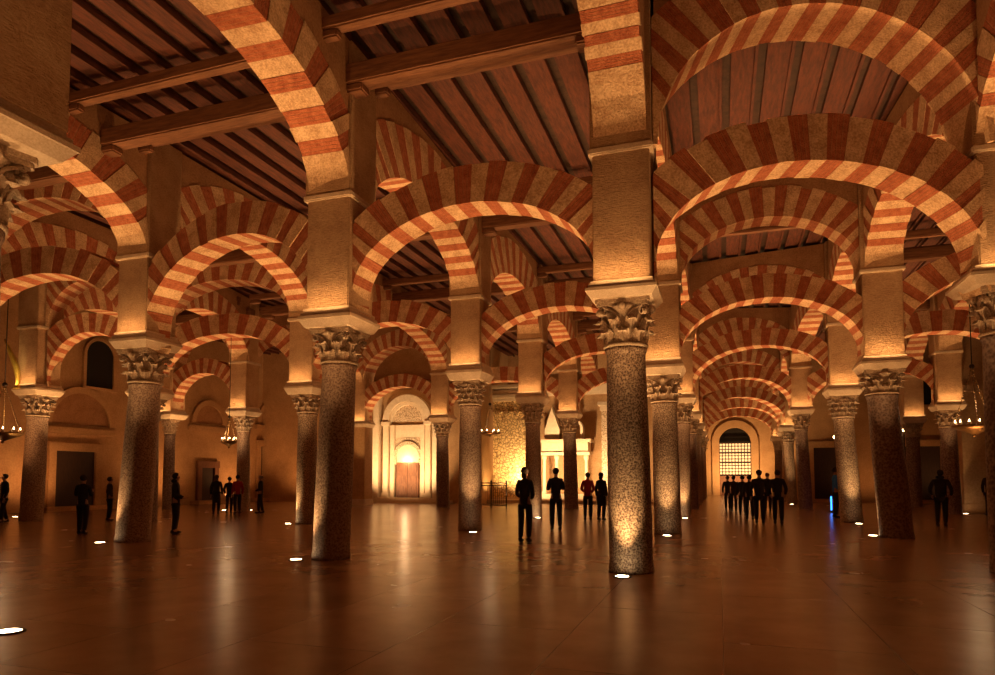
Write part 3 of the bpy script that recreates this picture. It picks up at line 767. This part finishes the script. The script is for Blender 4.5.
# uplighting of the arches from the floor under each span, and small uplighters lying on the imposts
def uplighter(key, du, dv, energy):
    n = NODES[key]; z = n['zi'] - .06
    l = lamp('AREA', (n['q'].x + du, n['q'].y + dv, z + .02), energy, WARM, .9, (n['q'].x, n['q'].y - .35, z + 1.5), name='impost_light')
    l.data.shape = 'RECTANGLE'; l.data.size = .9; l.data.size_y = .08
for k in NODES:
    n = NODES[k]; q = n['q']
    uplighter(k, 0, -.66, 7)
    if q.y < 36 and k != 'L2r3':
        t = Vector((0, 0, EYE)) - q; t.z = 0; t.normalize(); t = (t + Vector((0, -1, 0))).normalized()
        c = q + t * 2.3
        lamp('SPOT', (c.x, c.y, .15), 620 if k == 'L3r1' else 460, WARM, .05, (q.x, q.y, 5.0), 25, 1.0, name='capital_uplight')
for k0, k1, low in ARCHES:
    a_ = k0; b_ = k1; m_ = (a_ + b_) / 2
    if m_.y < -1: continue
    if abs(m_.x + 4.1) < .6 and 17 < m_.y < 20: m_ = m_ + Vector((1.0, .3, 0))
    lamp('SPOT', (m_.x, m_.y - .15, .5), LOW_E if low else UP_E, WARM, .15, (m_.x, m_.y, 6), 66 if low else 60, .5, 'arch_uplight')
for u in (-22.5, -16.3, -10, -4, 1.4, 7):  # unseen fill lamps added along the aisles to lift the arch faces
    for v in (-2, 2, 8, 15, 22, 29):
        if u < -15 and v < 8: continue
        lamp('SPOT', (u, v, 1.6), 125, AMBER, .3, (u, v + .01, 6), 165, .6, name='hall_fill')
for v in (36, 43, 50): lamp('SPOT', (1.45, v, 1.6), 300, WARM, .3, (1.45, v + .01, 6), 165, .6, name='hall_fill')  # more added fill farther down the long aisle
lamp('SPOT', (1.35, 57, .6), 2200, WARM, .3, (1.35, 61.5, 4.0), 120, .9, name='hall_fill')  # added spot brightening the end wall, no fixture

# ------------------------------------------------------------------ hanging lamps
def dish_lamp(pos, r, label, n=10, chain=2.0, rot=0, lit=20, flat=False):
    e = empty('hanging_lamp', pos, label, 'hanging lamp', None, None, rot)
    bm = bmesh.new()
    lathe(bm, [(.03, -.22 if not flat else -.08), (r*.3, -.16 if not flat else -.06), (r*.75, -.07 if not flat else -.03), (r, 0), (r, .05), (r*.93, .05), (r*.9, .01), (.03, -.04)], 28); sphere(bm, (0, 0, -.24 if not flat else -.09), .05, u=8, v=6)
    mesh_obj('dish', bm, M['brass'], e)
    for k in range(3):
        a = k*2*pi/3 + .4; bm = bmesh.new(); p0 = Vector((r*.95*cos(a), r*.95*sin(a), .04)); p1 = Vector((0, 0, chain))
        nl = 22
        for j in range(nl):
            q0 = p0.lerp(p1, j/nl); q1 = p0.lerp(p1, (j + .8)/nl); tube(bm, [q0, q1], .014 if j % 2 else .022, 5)
        mesh_obj('chain', bm, M['brass'], e)
    bm = bmesh.new(); tube(bm, [(0, 0, chain), (0, 0, ZCEIL + .1 - pos[2])], .014, 6); sphere(bm, (0, 0, chain), .07, u=10, v=8); mesh_obj('suspension_rod', bm, M['iron'], e)
    for k in range(n):
        a = 2*pi*k/n; bm = bmesh.new(); x, y = r*.85*cos(a), r*.85*sin(a)
        lathe(bm, [(.02, .0), (.05, .03), (.055, .13), (.045, .13), (.02, .04)], 10, (x, y)); g = mesh_obj('glass_cup', bm, M['marble'], e)
        bm = bmesh.new(); lathe(bm, [(.004, .10), (.02, .13), (.014, .17), (.002, .21)], 8, (x, y)); mesh_obj('flame', bm, M['flame'], g)
    if lit: lamp('POINT', (pos[0], pos[1], pos[2] + .35), lit, WARMW, .1, name='lamp_glow')
def px_point(px, py, Z):
    d = ray(px, py); fw = Vector((-sin(YAW), cos(YAW), 0)); t = Z / d.dot(fw); p = d * t; return (p.x, p.y, p.z + EYE)
dish_lamp(px_point(974, 427, 19.0), .54, 'large hanging oil lamp with chains near the right edge', 12, 1.75)
dish_lamp(px_point(3, 434, 20.0), .52, 'hanging oil lamp with chains at the left edge', 10, 1.5)
dish_lamp(px_point(229, 442, 29.0), .34, 'small bright hanging lamp in front of the left wall', 8, 1.1, lit=30)
dish_lamp(px_point(490, 434, 31.0), .5, 'flat hanging lamp disc before the gilded screen', 8, 1.4, flat=True)
for v in (14, 21, 28, 34): lamp('SPOT', (-26.6, v, .3), 330, AMBER, .2, (U0, v, 3.6), 120, .9, name='wall_uplight')
for u in (-25, -22): lamp('SPOT', (u, 34.4, .3), 330, AMBER, .2, (u, 36.8, 3.6), 120, .9, name='wall_uplight')
for u in (8.5, 13): lamp('SPOT', (u, 43.5, .3), 120, AMBER, .2, (u, 46, 3.6), 120, .9, name='wall_uplight')
# small wall lamp points at right
for px, py, Z, lab in ((835, 437, 33, 'tiny lit bulb on a dark bracket above the visitor in blue'), (904, 430, 35, 'tiny lit bulb on the dark back wall at right')):
    p = px_point(px, py, Z); e = empty('bracket_lamp', p, lab, 'wall lamp')
    bm = bmesh.new(); sphere(bm, (0, 0, 0), .09, u=10, v=8); mesh_obj('bulb', bm, M['glow'], e)
    bm = bmesh.new(); tube(bm, [(0, 0, -.08), (0, .02, -1.0), (0, .02, -p[2])], .03, 6); mesh_obj('stand', bm, M['iron'], e)
# modelled yellow leaf for an unidentified yellow shape above the left column's impost
n = NODES['Lmr2']; g = px_point(21, 395, 24.5)
e = empty('yellow_leaf_shape', (n['q'].x - .3, n['q'].y - .50, n['zi'] - .18), 'yellow leaf shape rising from the capital at the left edge', 'ornament')
bm = bmesh.new(); prev = None
for i in range(13):
    s = i/12; cx = -.05 - .55*s + .12*sin(s*pi*1.4); w_ = .14*sin(pi*min(1, s*1.02))**.7 + .02; z = .02 + 1.75*s
    cur = [bm.verts.new(p) for p in ((cx - w_, 0, z), (cx, -.07, z + .03), (cx + w_, 0, z), (cx, .05, z))]
    if prev:
        for k in range(4): bm.faces.new((prev[k], cur[k], cur[(k+1) % 4], prev[(k+1) % 4]))
    else: bm.faces.new(cur)
    prev = cur
bm.faces.new(prev[::-1]); mesh_obj('yellow_leaf', fin(bm), M['leaf_yellow'], e, smooth=True)
bm = bmesh.new(); lathe(bm, [(.16, 0), (.16, .05), (.06, .09), (.05, .14)], 14); mesh_obj('foot', bm, M['leaf_yellow'], e)
lamp('SPOT', (e.location.x + .4, e.location.y - .5, e.location.z + .05), 25, (1, .8, .3), .04, (e.location.x - .3, e.location.y, e.location.z + 1.2), 50, .5, 'yellow_leaf_light')  # added spot brightening the yellow leaf

# ------------------------------------------------------------------ people
CL = {}
def cloth(c):
    if c not in CL: CL[c] = plain('cloth_%d' % len(CL), c, .9)
    return CL[c]
M['skin'] = plain('skin', (.42, .22, .14), .6)
def skin_mesh(name, joints, edges, mat, parent, root=0, sub=1):
    me = bpy.data.meshes.new(name); me.from_pydata([j[:3] for j in joints], edges, []); me.update()
    o = bpy.data.objects.new(name, me); COL.objects.link(o)
    md = o.modifiers.new('skin', 'SKIN'); md.use_smooth_shade = True
    for i, j in enumerate(joints):
        sv = me.skin_vertices[0].data[i]; rx = j[3]; ry = j[4] if len(j) > 4 else rx
        sv.radius = (rx, ry); sv.use_root = (i == root)
    s = o.modifiers.new('sub', 'SUBSURF'); s.levels = sub; s.render_levels = sub
    dg = bpy.context.evaluated_depsgraph_get(); dg.update()
    m2 = bpy.data.meshes.new_from_object(o.evaluated_get(dg)); m2.name = name
    bpy.data.objects.remove(o); m2.materials.clear(); m2.materials.append(mat)
    for p in m2.polygons: p.use_smooth = True
    o2 = bpy.data.objects.new(name, m2); COL.objects.link(o2); o2.parent = parent
    return o2
def person(px, py, headpy, face, label, top=(.015, .013, .014), trousers=(.012, .011, .012), hair=(.02, .012, .008), pose='down', long_coat=False, stride=.0, slim=1.0, bag=False, hood=False, skirt=False):
    p = ground(px, py); fw = Vector((-sin(YAW), cos(YAW), 0)); Z = p.dot(fw)
    H = EYE + (HOR - headpy) * Z / F; H = max(1.35, min(1.9, H)); k = H / 1.75
    e = empty('person', p, label, 'person', None, None, face)
    def S(j): return tuple(x * k for x in j)
    L = {}
    st = stride
    def leg(s):
        y = -s * st
        return [(s*.095, 0, .90, .085), (s*.10, -.02 + y*.5, .50, .056), (s*.10, .03 + y, .09, .038), (s*.115, -.11 + y, .035, .034, .028)]
    def arm(s):
        sh = (s*.165*slim, .01, 1.41, .050)
        if pose == 'phone' or (pose == 'half' and s > 0): el = (s*.225*slim, -.02, 1.14, .040); wr = (s*.12, -.26, 1.24, .027); dr = Vector((-s*.35, -.75, .5)).normalized()
        elif pose == 'pocket': el = (s*.25*slim, .05, 1.14, .042); wr = (s*.22*slim, -.06, .96, .03); dr = Vector((-s*.3, -.4, -.85)).normalized()
        elif pose == 'hold': el = (s*.225*slim, .02, 1.13, .040); wr = (s*.10, -.20, 1.02, .027); dr = Vector((-s*.6, -.7, .1)).normalized()
        else: el = (s*.225*slim, .03, 1.13, .042); wr = (s*.235*slim, -.04 - s*st*.4, .88, .028); dr = Vector((0, -.12, -1)).normalized()
        return sh, el, wr, dr
    J = [(0, 0, .96, .115*slim, .095), (0, 0, 1.14, .105*slim, .085), (0, .01, 1.33, .135*slim, .10), (0, .01, 1.45, .07, .065), (0, .0, 1.52, .048), (0, -.015, 1.60, .075, .088), (0, -.01, 1.68, .070, .082)]
    E = [(0, 1), (1, 2), (2, 3), (3, 4), (4, 5), (5, 6)]
    J.append((0, -.10, 1.615, .015)); E.append((5, 7))
    for s in (-1, 1):
        b0 = len(J); J += leg(s); E += [(0, b0), (b0, b0+1), (b0+1, b0+2), (b0+2, b0+3)]
        sh, el, wr, dr = arm(s); b0 = len(J); W = Vector(wr[:3]); pm = W + dr * .07
        J += [sh, el, wr, (*pm, .034, .020)]; E += [(2, b0), (b0, b0+1), (b0+1, b0+2), (b0+2, b0+3)]
        side = dr.cross(Vector((0, 0, 1))) if abs(dr.z) < .9 else dr.cross(Vector((1, 0, 0)))
        side.normalize(); curl = side.cross(dr).normalized()
        for q in range(4):
            off = side * (q - 1.5) * .019; ln = (.062, .072, .068, .052)[q]; b1 = len(J)
            r0 = pm + off + dr * .03; r1 = r0 + dr * ln * .5 + curl * .008; r2 = r1 + dr * ln * .4 + curl * .022
            J += [(*r0, .0095), (*r1, .0085), (*r2, .0065)]; E += [(b0+3, b1), (b1, b1+1), (b1+1, b1+2)]
        b1 = len(J); t0 = W + dr * .035 - side * .030; t1 = t0 + dr * .035 - side * .022; t2 = t1 + dr * .028
        J += [(*t0, .011), (*t1, .009), (*t2, .007)]; E += [(b0+2, b1), (b1, b1+1), (b1+1, b1+2)]
    skin_mesh('body', [S(j) for j in J], E, M['skin'], e)
    # jacket
    J = [(0, 0, .79, .155*slim, .125), (0, 0, .98, .15*slim, .125), (0, .005, 1.18, .14*slim, .12), (0, .01, 1.35, .145*slim, .12), (0, .01, 1.46, .09, .08), (0, .005, 1.505, .07, .07)]
    if skirt or long_coat: J[0] = (0, 0, .84, .175*slim, .14)
    E = [(i, i+1) for i in range(5)]
    for s in (-1, 1):
        sh, el, wr, dr = arm(s); b0 = len(J); J += [(sh[0], sh[1], sh[2], .066), (el[0], el[1], el[2], .060), (wr[0], wr[1], wr[2], .043)]
        E += [(3, b0), (b0, b0+1), (b0+1, b0+2)]
    if long_coat or skirt:
        b0 = len(J); J += [(0, 0, .68, .19*slim, .155), (0, 0, .50, .205*slim, .165)]; E += [(0, b0), (b0, b0+1)]
    skin_mesh('coat' if long_coat else 'jacket', [S(j) for j in J], E, cloth(top), e)
    # trousers
    J = [(0, 0, .93, .135*slim, .115)]; E = []
    for s in (-1, 1):
        lg = leg(s); b0 = len(J); J += [(lg[0][0], lg[0][1], .84, .100), (*lg[1][:3], .080), (lg[2][0], lg[2][1], .10, .064)]; E += [(0, b0), (b0, b0+1), (b0+1, b0+2)]
    skin_mesh('trousers', [S(j) for j in J], E, cloth(trousers), e)
    for s in (-1, 1):
        lg = leg(s); bm = bmesh.new(); x, y = lg[2][0]*k, lg[2][1]*k
        sphere(bm, (x, y - .05*k, .045*k), .05*k, 1, 2.7, .85, 12, 8); sphere(bm, (x, y + .02*k, .075*k), .052*k, 1, 1.1, 1.2, 12, 8)
        for v in bm.verts: v.co.z = max(v.co.z, 0.001)
        mesh_obj('shoe', bm, cloth((.012, .008, .006)), e)
    bm = bmesh.new(); sphere(bm, (0, .012*k, 1.665*k), .098*k, .95, 1.05, .98, 18, 12)
    bmesh.ops.delete(bm, geom=[v for v in bm.verts if v.co.y < -.045*k and v.co.z < 1.70*k], context='VERTS')
    if long_coat or slim < .93: sphere(bm, (0, .055*k, 1.57*k), .07*k, 1.05, .7, 1.3, 14, 10)
    mesh_obj('hair', bm, cloth(hair), e)
    bm = bmesh.new()
    for s in (-1, 1): sphere(bm, (s*.03*k, -.088*k, 1.635*k), .009*k, u=8, v=6)
    mesh_obj('eyes', bm, cloth((.02, .015, .012)), e)
    if hood:
        bm = bmesh.new(); sphere(bm, (0, .05*k, 1.52*k), .11*k, 1.1, .8, .6, 14, 10); mesh_obj('hood', bm, cloth(top), e)
    return e, k
def face_dir(px, deg):   # 0 = towards the camera, 180 = back to the camera
    a = atan2(-(px - 497.5), F) + YAW
    return a + radians(deg)
def P(px, py, hy, deg, label, **kw): return person(px, py, hy, face_dir(px, deg), label, **kw)
P(525, 542.5, 467.5, 160, 'slim person in black seen from behind, nearest the camera in the centre', pose='hold', slim=.9, top=(.02, .016, .014))
P(556, 530.5, 468, 190, 'person in a dark blue jacket with elbows out, seen from behind', pose='phone', top=(.012, .013, .022), stride=.06)
P(588, 520.5, 472.5, 170, 'person in a red coat standing in the centre', top=(.36, .012, .012), pose='hold')
P(601.5, 520.5, 472.5, 150, 'person in a long dark coat beside the red coat in the centre', long_coat=True, slim=.92)
P(175, 534, 473, 80, 'person in black facing right, just right of the leaning left column', pose='hold', hood=True)
P(82, 534.5, 475, 150, 'person in dark clothes before the dark doorway, left of the leaning column', pose='phone', stride=.05)
P(109, 521, 477, 100, 'person in dark brown partly hidden by the leaning column', pose='pocket', top=(.03, .016, .012))
P(3, 523, 474, -70, 'person in black walking at the left edge', stride=.12)
P(216, 514.5, 475, 170, 'person in a dark coat near the small niche door at left', long_coat=True, hair=(.03, .015, .01))
P(229, 513.5, 477, 160, 'person in dark clothes left of the red coat by the slim column', pose='pocket')
P(237, 514, 475, 200, 'person in a red jacket by the slim column at left', top=(.33, .012, .012))
P(260, 513.5, 475, -100, 'white-haired person in dark clothes in front of the tall dark doorway', pose='hold', stride=.07, hair=(.35, .3, .25))
P(778.5, 524.5, 470, 180, 'person in black with feet apart, rightmost of the group in the aisle', pose='pocket', stride=.04)
P(760, 524, 470, 180, 'broad person in dark grey walking away in the long aisle group', pose='down', stride=.08, slim=1.1, top=(.02, .018, .016))
P(750, 520, 475, 185, 'person in dark brown walking left of the broad one in the aisle group', stride=.08, top=(.025, .016, .012))
P(743, 516, 475.5, 180, 'person in dark clothes third from left in the aisle group', stride=.06)
P(734, 511.5, 476, 175, 'person in dark purple among the aisle group', stride=.08, top=(.03, .014, .02))
P(728, 510.5, 476, 175, 'person in a dark jacket at the left end of the aisle group', stride=.08, top=(.022, .016, .02))
P(768, 512, 473, 180, 'person with reddish hair between the two black coats in the aisle', hair=(.10, .02, .01))
e, k = P(836.5, 518, 463, 100, 'person in a bright blue jacket beside the column with tiered capital', top=(.04, .24, .85), pose='hold')
P(942, 527, 470, 170, 'heavy person in black under the hanging lamp at right', slim=1.15, pose='pocket', hood=True)
P(991, 517, 470, 150, 'person in dark brown at the right edge', slim=1.1, top=(.025, .014, .01))
# blue light streak modelled as an upright glowing tube on a foot
q = ground(831.5, 512.5); bm = bmesh.new(); tube(bm, [(0, 0, .0), (0, 0, .62)], .03, 10)
e = empty('blue_streak', q, 'upright blue light streak built as a glowing tube beside the blue jacket', 'light streak')
bm2 = bmesh.new(); lathe(bm2, [(.09, 0), (.09, .03), (.045, .05), (.045, .10)], 14); mesh_obj('foot', bm2, M['iron'], e)
for v in bm.verts: v.co.z = .08 + v.co.z
mesh_obj('glowing_streak', bm, M['blue_glow'], e)
